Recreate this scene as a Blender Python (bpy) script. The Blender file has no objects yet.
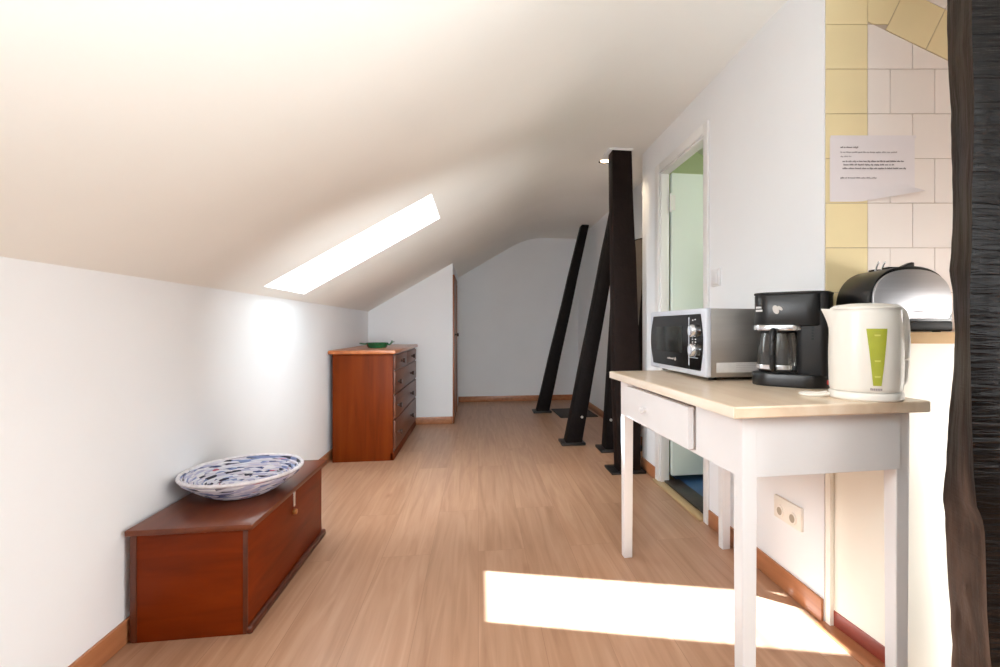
import bpy, bmesh, math, random
from mathutils import Vector, Matrix, noise
random.seed(7)
C = bpy.context.scene.collection
PI = math.pi

# ------------------------------------------------------------------ camera constants
F, U0, V0, YAW, EYE = 500.0, 550.8, 327.9, 0.144, 0.93
cy, sy = math.cos(YAW), math.sin(YAW)

# ------------------------------------------------------------------ materials
def srgb(r, g, b):
    f = lambda c: (c/255/12.92) if c/255 <= .04045 else ((c/255+.055)/1.055)**2.4
    return (f(r), f(g), f(b), 1)

def new_mat(name):
    m = bpy.data.materials.new(name); m.use_nodes = True
    nt = m.node_tree
    return m, nt, nt.nodes, nt.links, nt.nodes['Principled BSDF']

def ramp(N, stops, interp='LINEAR'):
    r = N.new('ShaderNodeValToRGB'); r.color_ramp.interpolation = interp
    e = r.color_ramp.elements
    while len(e) < len(stops): e.new(0.5)
    for i, (p, c) in enumerate(stops): e[i].position = p; e[i].color = c
    return r

def coords(N, L, scale, rot=(0, 0, 0), loc=(0, 0, 0)):
    t = N.new('ShaderNodeTexCoord'); mp = N.new('ShaderNodeMapping')
    mp.inputs['Scale'].default_value = scale; mp.inputs['Rotation'].default_value = rot; mp.inputs['Location'].default_value = loc
    L.new(t.outputs['Object'], mp.inputs['Vector'])
    return mp.outputs['Vector']

def paint(name, col, rough=.5, vary=.03, scale=6, bump=.02, bscale=120, metal=0, coat=0, spec=.5):
    m, nt, N, L, b = new_mat(name)
    v = coords(N, L, (scale,)*3)
    n = N.new('ShaderNodeTexNoise'); n.inputs['Scale'].default_value = 1; n.inputs['Detail'].default_value = 3
    L.new(v, n.inputs['Vector'])
    lo = tuple(max(0, c*(1-vary)) for c in col[:3])+(1,); hi = tuple(min(1, c*(1+vary)) for c in col[:3])+(1,)
    r = ramp(N, [(.3, lo), (.7, hi)]); L.new(n.outputs['Fac'], r.inputs['Fac'])
    L.new(r.outputs['Color'], b.inputs['Base Color'])
    b.inputs['Roughness'].default_value = rough; b.inputs['Metallic'].default_value = metal
    b.inputs['Coat Weight'].default_value = coat; b.inputs['Specular IOR Level'].default_value = spec
    if bump:
        n2 = N.new('ShaderNodeTexNoise'); n2.inputs['Scale'].default_value = bscale; n2.inputs['Detail'].default_value = 2
        t = N.new('ShaderNodeTexCoord'); L.new(t.outputs['Object'], n2.inputs['Vector'])
        bp = N.new('ShaderNodeBump'); bp.inputs['Strength'].default_value = bump; bp.inputs['Distance'].default_value = .01
        L.new(n2.outputs['Fac'], bp.inputs['Height']); L.new(bp.outputs['Normal'], b.inputs['Normal'])
    return m

def wood(name, dark, mid, light, stretch, rough=.35, bump=.05, coat=.1, spec=.5):
    m, nt, N, L, b = new_mat(name)
    v = coords(N, L, stretch)
    w = N.new('ShaderNodeTexNoise'); w.inputs['Scale'].default_value = 1; w.inputs['Detail'].default_value = 5; w.inputs['Distortion'].default_value = .6
    L.new(v, w.inputs['Vector'])
    r = ramp(N, [(.25, dark), (.5, mid), (.78, light)]); L.new(w.outputs['Fac'], r.inputs['Fac'])
    L.new(r.outputs['Color'], b.inputs['Base Color'])
    b.inputs['Roughness'].default_value = rough; b.inputs['Coat Weight'].default_value = coat
    b.inputs['Specular IOR Level'].default_value = spec
    bp = N.new('ShaderNodeBump'); bp.inputs['Strength'].default_value = bump; bp.inputs['Distance'].default_value = .01
    L.new(w.outputs['Fac'], bp.inputs['Height']); L.new(bp.outputs['Normal'], b.inputs['Normal'])
    return m

def floor_mat():
    m, nt, N, L, b = new_mat('laminate_floor')
    t = N.new('ShaderNodeTexCoord'); sp = N.new('ShaderNodeSeparateXYZ'); L.new(t.outputs['Object'], sp.inputs[0])
    cb = N.new('ShaderNodeCombineXYZ'); L.new(sp.outputs['Y'], cb.inputs['X']); L.new(sp.outputs['X'], cb.inputs['Y'])
    br = N.new('ShaderNodeTexBrick'); L.new(cb.outputs[0], br.inputs['Vector'])
    br.offset = .37; br.inputs['Scale'].default_value = 1; br.inputs['Brick Width'].default_value = 1.29; br.inputs['Row Height'].default_value = .193
    br.inputs['Mortar Size'].default_value = .0009; br.inputs['Mortar Smooth'].default_value = .3
    br.inputs['Color1'].default_value = (.0, .0, .0, 1); br.inputs['Color2'].default_value = (1, 1, 1, 1); br.inputs['Mortar'].default_value = (.5, .5, .5, 1)
    # grain, offset per plank
    mp = N.new('ShaderNodeMapping'); mp.inputs['Scale'].default_value = (1.6, 26, 1); L.new(cb.outputs[0], mp.inputs['Vector'])
    ad = N.new('ShaderNodeVectorMath'); ad.operation = 'ADD'; L.new(mp.outputs[0], ad.inputs[0])
    sc = N.new('ShaderNodeVectorMath'); sc.operation = 'SCALE'; sc.inputs['Scale'].default_value = 37; L.new(br.outputs['Color'], sc.inputs[0]); L.new(sc.outputs[0], ad.inputs[1])
    g = N.new('ShaderNodeTexNoise'); g.inputs['Scale'].default_value = 1; g.inputs['Detail'].default_value = 6; g.inputs['Distortion'].default_value = 1.2; L.new(ad.outputs[0], g.inputs['Vector'])
    mp2 = N.new('ShaderNodeMapping'); mp2.inputs['Scale'].default_value = (1.2, 5, 1); L.new(ad.outputs[0], mp2.inputs['Vector'])
    r = ramp(N, [(.25, srgb(162, 121, 93)), (.5, srgb(178, 138, 110)), (.75, srgb(190, 152, 125))]); L.new(g.outputs['Fac'], r.inputs['Fac'])
    # per plank tone
    mx = N.new('ShaderNodeMixRGB'); mx.blend_type = 'MULTIPLY'; mx.inputs['Fac'].default_value = 1
    r2 = ramp(N, [(0, (.90, .89, .88, 1)), (1, (1.03, 1.03, 1.03, 1))]); L.new(br.outputs['Color'], r2.inputs['Fac'])
    L.new(r.outputs[0], mx.inputs[1]); L.new(r2.outputs[0], mx.inputs[2])
    # knots
    vo = N.new('ShaderNodeTexVoronoi'); mpk = N.new('ShaderNodeMapping'); mpk.inputs['Scale'].default_value = (1.5, 4.3, 1); L.new(cb.outputs[0], mpk.inputs['Vector'])
    vo.inputs['Scale'].default_value = 1; vo.inputs['Randomness'].default_value = 1; L.new(mpk.outputs[0], vo.inputs['Vector'])
    rk = ramp(N, [(.0, (.62, .50, .42, 1)), (.045, (.86, .80, .76, 1)), (.09, (1, 1, 1, 1))]); L.new(vo.outputs['Distance'], rk.inputs['Fac'])
    mk = N.new('ShaderNodeMixRGB'); mk.blend_type = 'MULTIPLY'; mk.inputs['Fac'].default_value = .8
    L.new(mx.outputs[0], mk.inputs[1]); L.new(rk.outputs[0], mk.inputs[2])
    ms = N.new('ShaderNodeMixRGB'); ms.inputs[2].default_value = srgb(128, 88, 62)
    mm = N.new('ShaderNodeMath'); mm.operation = 'MULTIPLY'; mm.inputs[1].default_value = .6; L.new(br.outputs['Fac'], mm.inputs[0])
    L.new(mm.outputs[0], ms.inputs['Fac']); L.new(mk.outputs[0], ms.inputs[1]); L.new(ms.outputs[0], b.inputs['Base Color'])
    b.inputs['Roughness'].default_value = .36; b.inputs['Specular IOR Level'].default_value = .45
    bp = N.new('ShaderNodeBump'); bp.inputs['Strength'].default_value = .04; bp.inputs['Distance'].default_value = .005
    L.new(g.outputs['Fac'], bp.inputs['Height']); L.new(bp.outputs['Normal'], b.inputs['Normal'])
    return m

def emit(name, col, s):
    m, nt, N, L, b = new_mat(name)
    n = N.new('ShaderNodeTexNoise'); n.inputs['Scale'].default_value = 3
    r = ramp(N, [(0, col), (1, col)]); L.new(n.outputs['Fac'], r.inputs['Fac']); L.new(r.outputs[0], b.inputs['Emission Color'])
    b.inputs['Base Color'].default_value = col; b.inputs['Emission Strength'].default_value = s
    return m

def glass_mat(name, tint=(1, 1, 1, 1), gloss=.08, dirt=0):
    m, nt, N, L, b = new_mat(name)
    N.remove(b); out = N['Material Output']
    t = N.new('ShaderNodeBsdfTransparent'); t.inputs['Color'].default_value = tint
    g = N.new('ShaderNodeBsdfGlossy'); g.inputs['Roughness'].default_value = .04
    lw = N.new('ShaderNodeLayerWeight'); lw.inputs['Blend'].default_value = .25
    mth = N.new('ShaderNodeMath'); mth.operation = 'MULTIPLY_ADD'; mth.inputs[1].default_value = .6; mth.inputs[2].default_value = gloss
    L.new(lw.outputs['Fresnel'], mth.inputs[0])
    x = N.new('ShaderNodeMixShader'); L.new(mth.outputs[0], x.inputs['Fac']); L.new(t.outputs[0], x.inputs[1]); L.new(g.outputs[0], x.inputs[2])
    L.new(x.outputs[0], out.inputs['Surface'])
    return m

def steel_mat(name, col, rough, axis):
    m, nt, N, L, b = new_mat(name)
    v = coords(N, L, axis)
    n = N.new('ShaderNodeTexNoise'); n.inputs['Scale'].default_value = 1; n.inputs['Detail'].default_value = 3; L.new(v, n.inputs['Vector'])
    r = ramp(N, [(.2, tuple(c*.88 for c in col[:3])+(1,)), (.8, col)]); L.new(n.outputs['Fac'], r.inputs['Fac']); L.new(r.outputs[0], b.inputs['Base Color'])
    b.inputs['Metallic'].default_value = 1; b.inputs['Roughness'].default_value = rough
    b.inputs['Anisotropic'].default_value = .5
    return m

def bowl_mat():
    m, nt, N, L, b = new_mat('woven_paper_coils')
    t = N.new('ShaderNodeTexCoord'); sp = N.new('ShaderNodeSeparateXYZ'); L.new(t.outputs['Object'], sp.inputs[0])
    at = N.new('ShaderNodeMath'); at.operation = 'ARCTAN2'; L.new(sp.outputs['Y'], at.inputs[0]); L.new(sp.outputs['X'], at.inputs[1])
    ln = N.new('ShaderNodeVectorMath'); ln.operation = 'LENGTH'; L.new(t.outputs['Object'], ln.inputs[0])
    cb = N.new('ShaderNodeCombineXYZ'); L.new(at.outputs[0], cb.inputs['X']); L.new(ln.outputs['Value'], cb.inputs['Y'])
    mp = N.new('ShaderNodeMapping'); mp.inputs['Scale'].default_value = (4.2, 190, 1); L.new(cb.outputs[0], mp.inputs['Vector'])
    vo = N.new('ShaderNodeTexVoronoi'); vo.inputs['Scale'].default_value = 1; L.new(mp.outputs[0], vo.inputs['Vector'])
    s2 = N.new('ShaderNodeSeparateColor'); L.new(vo.outputs['Color'], s2.inputs[0])
    r = ramp(N, [(0, srgb(214, 214, 224)), (.24, srgb(178, 178, 204)), (.42, srgb(124, 140, 184)), (.54, srgb(206, 200, 212)), (.70, srgb(60, 72, 120)), (.78, srgb(34, 36, 56)), (.87, srgb(226, 224, 228)), (.955, srgb(176, 92, 108)), (.97, srgb(210, 204, 216))], 'CONSTANT')
    L.new(s2.outputs['Red'], r.inputs['Fac']); L.new(r.outputs[0], b.inputs['Base Color'])
    b.inputs['Roughness'].default_value = .45
    return m

def post_mat(name, dark, lit, rough, groove, spec=.5, lightened=None):
    """dark stained old timber: fine cross checks in the gloss, rough grain"""
    m, nt, N, L, b = new_mat(name)
    v = coords(N, L, (14, 14, 2.2))
    n = N.new('ShaderNodeTexNoise'); n.inputs['Scale'].default_value = 1; n.inputs['Detail'].default_value = 6; L.new(v, n.inputs['Vector'])
    r = ramp(N, [(.35, dark), (.75, lit)]); L.new(n.outputs['Fac'], r.inputs['Fac']); L.new(r.outputs[0], b.inputs['Base Color'])
    if lightened:  # paler low down: sunlit panel's bounce light painted into the rough timber
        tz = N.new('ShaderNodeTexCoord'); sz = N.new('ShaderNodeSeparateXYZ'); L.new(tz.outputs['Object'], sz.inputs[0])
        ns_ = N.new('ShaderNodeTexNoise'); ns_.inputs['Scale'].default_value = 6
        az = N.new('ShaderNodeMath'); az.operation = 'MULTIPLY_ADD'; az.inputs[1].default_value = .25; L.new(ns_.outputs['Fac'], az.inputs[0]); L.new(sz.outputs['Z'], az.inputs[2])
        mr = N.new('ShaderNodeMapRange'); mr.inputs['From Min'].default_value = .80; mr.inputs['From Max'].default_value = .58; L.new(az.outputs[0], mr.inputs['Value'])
        r2 = ramp(N, [(.3, lightened[0]), (.5, lightened[1]), (.72, lightened[2])]); L.new(n.outputs['Fac'], r2.inputs['Fac'])
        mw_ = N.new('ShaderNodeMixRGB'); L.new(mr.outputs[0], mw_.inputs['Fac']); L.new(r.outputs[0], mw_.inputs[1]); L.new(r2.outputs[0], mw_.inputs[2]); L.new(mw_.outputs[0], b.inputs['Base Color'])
    b.inputs['Roughness'].default_value = rough; b.inputs['Specular IOR Level'].default_value = spec
    v2 = coords(N, L, (9, 9, 90))
    n2 = N.new('ShaderNodeTexNoise'); n2.inputs['Scale'].default_value = 1; n2.inputs['Detail'].default_value = 4; n2.inputs['Distortion'].default_value = .5; L.new(v2, n2.inputs['Vector'])
    bp = N.new('ShaderNodeBump'); bp.inputs['Strength'].default_value = groove; bp.inputs['Distance'].default_value = .008
    L.new(n2.outputs['Fac'], bp.inputs['Height'])
    bp2 = N.new('ShaderNodeBump'); bp2.inputs['Strength'].default_value = .9 if lightened else .4; bp2.inputs['Distance'].default_value = .025 if lightened else .01
    L.new(n.outputs['Fac'], bp2.inputs['Height']); L.new(bp.outputs['Normal'], bp2.inputs['Normal']); L.new(bp2.outputs['Normal'], b.inputs['Normal'])
    return m

M = {}
M['wall'] = paint('white_wall_paint', srgb(239, 241, 244), .8, .012, 3, .03, 90)
M['ceiling'] = paint('warm_white_ceiling_paint', srgb(243, 242, 236), .85, .012, 3, .02, 60)
M['farwall'] = paint('corridor_wall_paint', srgb(232, 234, 236), .8, .015, 3, .03, 90)
M['bathwall'] = paint('olive_green_paint', srgb(186, 200, 158), .6, .03, 3)
M['bathfloor'] = paint('blue_lino', srgb(62, 96, 140), .35, .12, 12)
M['sill'] = wood('dark_sill', srgb(34, 26, 24), srgb(48, 36, 32), srgb(62, 46, 40), (3, 20, 20), .4)
M['floor'] = floor_mat()
M['skirt'] = wood('skirting_wood', srgb(150, 96, 62), srgb(172, 112, 74), srgb(186, 128, 88), (20, 2, 30), .4)
M['strip'] = wood('threshold_strip', srgb(170, 140, 100), srgb(190, 160, 118), srgb(205, 176, 134), (20, 2, 20), .35)
M['plinth'] = wood('red_plinth', srgb(120, 48, 34), srgb(148, 62, 44), srgb(160, 74, 52), (20, 3, 20), .5)
M['gloss_white'] = paint('gloss_white_trim', srgb(236, 236, 236), .35, .01, 4, .01)
M['mint'] = paint('mint_white_door', srgb(226, 238, 232), .4, .01, 4, .01)
M['closet_door'] = wood('closet_door_wood', srgb(120, 66, 36), srgb(142, 82, 46), srgb(156, 94, 56), (14, 14, 2), .4)
M['chest'] = wood('chest_side_wood', srgb(96, 34, 5), srgb(116, 42, 7), srgb(128, 50, 10), (3, 3, 22), .42, .03, 0, .12)
M['chest_lid'] = wood('chest_lid_wood', srgb(90, 42, 22), srgb(106, 52, 29), srgb(118, 62, 36), (16, 2, 10), .3, .03, .05, .35)
M['chest_dark'] = wood('chest_dark_trim', srgb(64, 26, 12), srgb(84, 36, 16), srgb(100, 46, 22), (12, 12, 12), .4)
M['dresser'] = wood('dresser_side_wood', srgb(92, 36, 6), srgb(108, 43, 9), srgb(118, 52, 13), (22, 22, 1.6), .45, .03, 0, .1)
M['dresser_top'] = wood('dresser_top_wood', srgb(150, 84, 44), srgb(178, 104, 58), srgb(192, 120, 72), (16, 2, 10), .3, .02)
M['drawer'] = wood('dresser_drawer_wood', srgb(92, 52, 34), srgb(110, 64, 44), srgb(124, 76, 52), (10, 1.6, 16), .42, .02, .0, .35)
M['knobwood'] = wood('dark_knob_wood', srgb(44, 24, 16), srgb(58, 32, 22), srgb(70, 40, 28), (20, 20, 20), .3)
M['bowl'] = bowl_mat()
M['bowl_rim'] = paint('pale_woven_rim', srgb(222, 218, 222), .6, .12, 60, .3, 90)
M['green_glaze'] = paint('green_glaze', srgb(30, 92, 56), .2, .25, 30, .05, 60, coat=.5)
M['beam'] = paint('dark_beam_stain', srgb(22, 17, 16), .6, .25, 18, .25, 60, spec=.12)
M['beam_post'] = paint('brown_black_post_stain', srgb(30, 20, 17), .6, .2, 14, .25, 50, spec=.12)
M['beam_grey'] = paint('lit_grey_beam_face', srgb(98, 88, 80), .6, .12, 14, .2, 50)  # light on the beam's bevel painted in as grey
M['plate'] = paint('black_base_plate', srgb(24, 19, 18), .5, .1, 20, .1)
M['bolt'] = paint('bright_bolt', srgb(210, 210, 205), .3, .02, 20, 0, metal=.6)
M['post_front'] = post_mat('glossy_black_timber', srgb(7, 5, 5), srgb(14, 11, 11), .2, .8, .22)
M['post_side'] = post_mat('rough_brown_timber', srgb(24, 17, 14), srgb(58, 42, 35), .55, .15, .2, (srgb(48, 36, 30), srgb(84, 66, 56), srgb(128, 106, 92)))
M['mat'] = paint('charcoal_doormat', srgb(66, 60, 58), .95, .15, 60, .4, 200)
M['table'] = paint('white_table_paint', srgb(226, 225, 226), .42, .012, 8, .02, 60)
M['tabletop'] = wood('pale_worn_tabletop', srgb(212, 186, 158), srgb(226, 204, 178), srgb(234, 218, 198), (14, 2, 10), .3, .02)
M['tableedge'] = wood('cream_table_edge', srgb(222, 206, 184), srgb(232, 220, 204), srgb(238, 232, 222), (10, 3, 10), .45, .02)
M['silver'] = paint('silver_plastic', srgb(208, 213, 224), .4, .02, 8, .01, metal=.1)
M['mw_side'] = steel_mat('microwave_grey_side', srgb(178, 174, 170), .45, (4, 4, 60))
M['mw_glass'] = paint('black_oven_glass', srgb(10, 12, 12), .12, .05, 5, 0, spec=.3)
M['mw_screen'] = paint('oven_window_mesh', srgb(38, 43, 42), .2, .08, 14, 0, spec=.3)
M['chrome'] = paint('chrome', srgb(222, 224, 228), .15, .02, 8, 0, metal=.9)
M['label'] = paint('pale_label', srgb(196, 192, 188), .5, .04, 60, 0)
M['white_ink'] = paint('white_ink', srgb(225, 225, 225), .5, .01, 8, 0)
M['grey_ink'] = paint('grey_ink', srgb(166, 156, 158), .7, .01, 8, 0)
M['dark_ink'] = paint('dark_ink', srgb(132, 123, 126), .7, .01, 8, 0)
M['black'] = paint('black_plastic', srgb(14, 14, 16), .34, .06, 20, .02, 200)
M['black_matte'] = paint('matte_black_plastic', srgb(19, 18, 20), .55, .06, 20, .03, 200)
M['glass'] = glass_mat('clear_carafe_glass', (.74, .74, .73, 1), .10)
M['pane'] = glass_mat('skylight_glass', (1, 1, 1, 1), .02)
M['red'] = paint('red_switch', srgb(196, 40, 32), .3, .05, 20, 0)
M['kettle'] = paint('cream_white_plastic', srgb(236, 232, 224), .28, .01, 8, .005)
M['green_gauge'] = paint('lime_gauge', srgb(172, 178, 58), .3, .08, 24, 0)
M['lime_mark'] = paint('lime_mark', srgb(206, 210, 110), .4, .02, 24, 0)
M['steel'] = steel_mat('brushed_steel', srgb(206, 206, 210), .40, (3, 3, 150))
M['worktop'] = wood('pale_worktop', srgb(222, 180, 134), srgb(234, 196, 150), srgb(240, 208, 168), (2, 14, 14), .35, .02)
M['cabinet'] = paint('cream_cabinet', srgb(250, 246, 234), .45, .012, 4, .01)
M['paper'] = paint('white_paper', srgb(222, 214, 216), .7, .015, 10, .01)
M['tile_y'] = paint('yellow_tile_glaze', srgb(231, 213, 168), .25, .03, 5, .01, 30)
M['tile_w'] = paint('white_tile_glaze', srgb(234, 224, 218), .25, .02, 5, .01, 30)
M['grout'] = paint('grout', srgb(186, 168, 152), .8, .04, 20, .05)
M['plastic_white'] = paint('white_switch_plastic', srgb(232, 231, 233), .4, .01, 8, 0)
M['plastic_cream'] = paint('cream_socket_plastic', srgb(242, 236, 226), .4, .01, 8, 0)
M['hole'] = paint('socket_hole', srgb(176, 164, 146), .6, .05, 20, 0)
M['brass'] = paint('brass', srgb(196, 140, 86), .3, .05, 20, 0, metal=.8)
M['bulb'] = emit('warm_bulb', srgb(255, 225, 180), 8)

# ------------------------------------------------------------------ mesh builder
class MB:
    def __init__(s): s.bm = bmesh.new(); s.mats = []
    def _merge(s, t, mi=0):
        for f in t.faces: f.material_index = mi
        me = bpy.data.meshes.new('tmp'); t.to_mesh(me); t.free(); s.bm.from_mesh(me); bpy.data.meshes.remove(me)
    def box(s, x0, x1, y0, y1, z0, z1, bev=0, mi=0, seg=2, mat=None):
        t = bmesh.new(); bmesh.ops.create_cube(t, size=1)
        bmesh.ops.scale(t, vec=(x1-x0, y1-y0, z1-z0), verts=t.verts); bmesh.ops.translate(t, vec=((x0+x1)/2, (y0+y1)/2, (z0+z1)/2), verts=t.verts)
        if bev: bmesh.ops.bevel(t, geom=t.edges[:], offset=bev, segments=seg, profile=.5, affect='EDGES')
        if mat: bmesh.ops.transform(t, matrix=mat, verts=t.verts)
        s._merge(t, mi); return s
    def cyl(s, p0, p1, r0, r1=None, seg=24, mi=0, bev=0):
        p0, p1 = Vector(p0), Vector(p1); r1 = r0 if r1 is None else r1; d = p1-p0
        t = bmesh.new(); bmesh.ops.create_cone(t, cap_ends=True, segments=seg, radius1=r0, radius2=r1, depth=d.length)
        if bev:
            es = [e for e in t.edges if len(e.link_faces) == 2 and any(len(f.verts) > 4 for f in e.link_faces)]
            bmesh.ops.bevel(t, geom=es, offset=bev, segments=2, profile=.5, affect='EDGES')
        q = Vector((0, 0, 1)).rotation_difference(d.normalized())
        bmesh.ops.transform(t, matrix=Matrix.Translation((p0+p1)/2) @ q.to_matrix().to_4x4(), verts=t.verts)
        s._merge(t, mi); return s
    def lathe(s, prof, c=(0, 0, 0), seg=48, mi=0, sx=1, sy_=1, cap=True):
        t = bmesh.new(); rings = []
        for r, z in prof:
            rings.append([t.verts.new((c[0]+r*sx*math.cos(2*PI*i/seg), c[1]+r*sy_*math.sin(2*PI*i/seg), c[2]+z)) for i in range(seg)])
        for a, b in zip(rings, rings[1:]):
            for i in range(seg):
                t.faces.new((a[i], a[(i+1) % seg], b[(i+1) % seg], b[i]))
        if cap:
            t.faces.new(rings[0][::-1]); t.faces.new(rings[-1])
        s._merge(t, mi); return s
    def prism(s, poly, d0, d1, axis='z', mi=0, bev=0):
        """poly: 2D list; extruded along axis from d0 to d1. axis z:(x,y) y:(x,z) x:(y,z)"""
        t = bmesh.new()
        P = {'z': lambda p, d: (p[0], p[1], d), 'y': lambda p, d: (p[0], d, p[1]), 'x': lambda p, d: (d, p[0], p[1])}[axis]
        a = [t.verts.new(P(p, d0)) for p in poly]; b = [t.verts.new(P(p, d1)) for p in poly]; n = len(poly)
        t.faces.new(a[::-1]); t.faces.new(b)
        for i in range(n): t.faces.new((a[i], a[(i+1) % n], b[(i+1) % n], b[i]))
        bmesh.ops.recalc_face_normals(t, faces=t.faces[:])
        if bev:
            es = [e for e in t.edges if e.calc_face_angle(0) > .5]
            bmesh.ops.bevel(t, geom=es, offset=bev, segments=2, profile=.5, affect='EDGES')
        s._merge(t, mi); return s
    def hull(s, bot, top, mi=0, bev=0):
        """two matching rings of 3D points"""
        t = bmesh.new(); a = [t.verts.new(p) for p in bot]; b = [t.verts.new(p) for p in top]; n = len(bot)
        t.faces.new(a[::-1]); t.faces.new(b)
        for i in range(n): t.faces.new((a[i], a[(i+1) % n], b[(i+1) % n], b[i]))
        bmesh.ops.recalc_face_normals(t, faces=t.faces[:])
        if bev: bmesh.ops.bevel(t, geom=t.edges[:], offset=bev, segments=2, profile=.5, affect='EDGES')
        s._merge(t, mi); return s
    def quad(s, pts, mi=0):
        t = bmesh.new(); t.faces.new([t.verts.new(p) for p in pts]); s._merge(t, mi); return s
    def tube(s, pts, r, seg=10, mi=0):
        P = [Vector(p) for p in pts]
        # Catmull-Rom resample
        Q = []
        for i in range(len(P)-1):
            a, b, c, d = P[max(i-1, 0)], P[i], P[i+1], P[min(i+2, len(P)-1)]
            for k in range(8):
                u = k/8
                Q.append(.5*((2*b)+(c-a)*u+(2*a-5*b+4*c-d)*u*u+(3*b-a-3*c+d)*u**3))
        Q.append(P[-1])
        t = bmesh.new(); rings = []
        up = Vector((.01, .02, 1))
        for i, q in enumerate(Q):
            tan = (Q[min(i+1, len(Q)-1)]-Q[max(i-1, 0)]).normalized()
            n = tan.cross(up)
            if n.length < .05: n = tan.cross(Vector((1, 0, 0)))
            n.normalize(); bn = tan.cross(n).normalized()
            rings.append([t.verts.new(q+r*(math.cos(2*PI*k/seg)*n+math.sin(2*PI*k/seg)*bn)) for k in range(seg)])
        for a, b in zip(rings, rings[1:]):
            for i in range(seg): t.faces.new((a[i], a[(i+1) % seg], b[(i+1) % seg], b[i]))
        t.faces.new(rings[0][::-1]); t.faces.new(rings[-1])
        bmesh.ops.recalc_face_normals(t, faces=t.faces[:])
        s._merge(t, mi); return s
    def build(s, name, mats, parent=None, smooth=True, loc=None, rotz=0, ang=40):
        me = bpy.data.meshes.new(name); s.bm.to_mesh(me); s.bm.free()
        for m in (mats if isinstance(mats, (list, tuple)) else [mats]): me.materials.append(m)
        if smooth:
            for p in me.polygons: p.use_smooth = True
            me.set_sharp_from_angle(angle=math.radians(ang))
        o = bpy.data.objects.new(name, me); C.objects.link(o)
        if parent: o.parent = parent
        if loc: o.location = loc
        o.rotation_euler.z = rotz
        return o

def thing(name, label, cat, loc=(0, 0, 0), rotz=0, group=None):
    o = bpy.data.objects.new(name, None); C.objects.link(o); o.location = loc; o.rotation_euler = (0, 0, rotz); o.empty_display_size = .1
    o['label'] = label; o['category'] = cat
    if group: o['group'] = group
    return o
def tag(o, label, cat, group=None):
    o['label'] = label; o['category'] = cat
    if group: o['group'] = group
    return o
def struct(o): o['kind'] = 'structure'; return o
def struct_empty(name, loc=(0, 0, 0)):
    o = bpy.data.objects.new(name, None); C.objects.link(o); o.location = loc; o['kind'] = 'structure'; return o

# ================================================================== ROOM
XL, XR, ZK, SL, ZC = -1.033, 1.079, 1.086, .603, 2.083
XC, YB, YF = 1.28, -1.7, 6.36
YE = 1.437            # near end of right wall, where tiles begin
YJ = 3.20             # far end of right wall stretch beside the post
zs = lambda x: ZK+SL*(x-XL)
TP = 1.577            # camera-depth of tiled wall (its own orientation)
cam2room = lambda X, Y: (X*cy+Y*sy, -X*sy+Y*cy)

struct(MB().box(-1.3, 3.2, YB-.1, YF+.2, -.1, 0).build('floor', M['floor']))
struct(MB().box(XL-.25, XL, YB-.1, YF+.2, 0, zs(XL-.02)+.02).build('wall_left', M['wall']))
struct(MB().box(XL-.25, 3.1, YF, YF+.15, 0, 2.3).build('wall_far', M['farwall']))
struct(MB().box(XL-.25, 3.1, YB-.15, YB, 0, 2.3).build('wall_back', M['wall']))
# right wall with the bathroom doorway
DY0, DY1, DZ, WT = 2.27, 2.87, 1.86, .05
w = MB()
w.box(XR, XR+WT, YE, DY0, 0, ZC+.1); w.box(XR, XR+WT, DY1, YJ, 0, ZC+.1); w.box(XR, XR+WT, DY0, DY1, DZ, ZC+.1)
pass
struct(w.build('wall_right', M['wall'], smooth=False))
struct(MB().box(XC, XC+.1, YJ, YF, 0, ZC+.3).box(XR+WT, XC, YJ-.06, YJ, 0, ZC+.2).build('wall_corridor', M['farwall'], smooth=False))
# closet partition: end wall beside the dresser plus its side
PX, PY = -.247, 4.95
w = MB(); w.prism([(XL, 0), (PX, 0), (PX, zs(PX)+.03), (XL, zs(XL)+.03)], PY, PY+.08, 'y')
w.prism([(PX-.06, 0), (PX, 0), (PX, zs(PX)+.03), (PX-.06, zs(PX-.06)+.03)], PY+.08, YF, 'y')
struct(w.build('wall_partition', M['wall'], smooth=False))
# kitchen niche other walls (off frame) and bathroom
struct(MB().box(3.0, 3.1, YB, 1.7, 0, 2.1).build('wall_kitchen', M['wall']))
w = MB(); w.box(2.3, 2.4, 1.5, YJ-.06, 0, 2.4); w.box(XR+WT, 2.4, 1.72, 1.82, 0, 2.4); w.box(XR+WT, 2.4, YJ-.16, YJ-.06, 0, 2.4); w.box(XR+WT, 2.4, 1.7, YJ-.06, 2.3, 2.4)
struct(w.build('wall_bathroom', M['bathwall'], smooth=False))
struct(MB().box(XR+.12, 2.3, 1.82, YJ-.16, 0, .012).build('floor_bathroom', M['bathfloor']))

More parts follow.
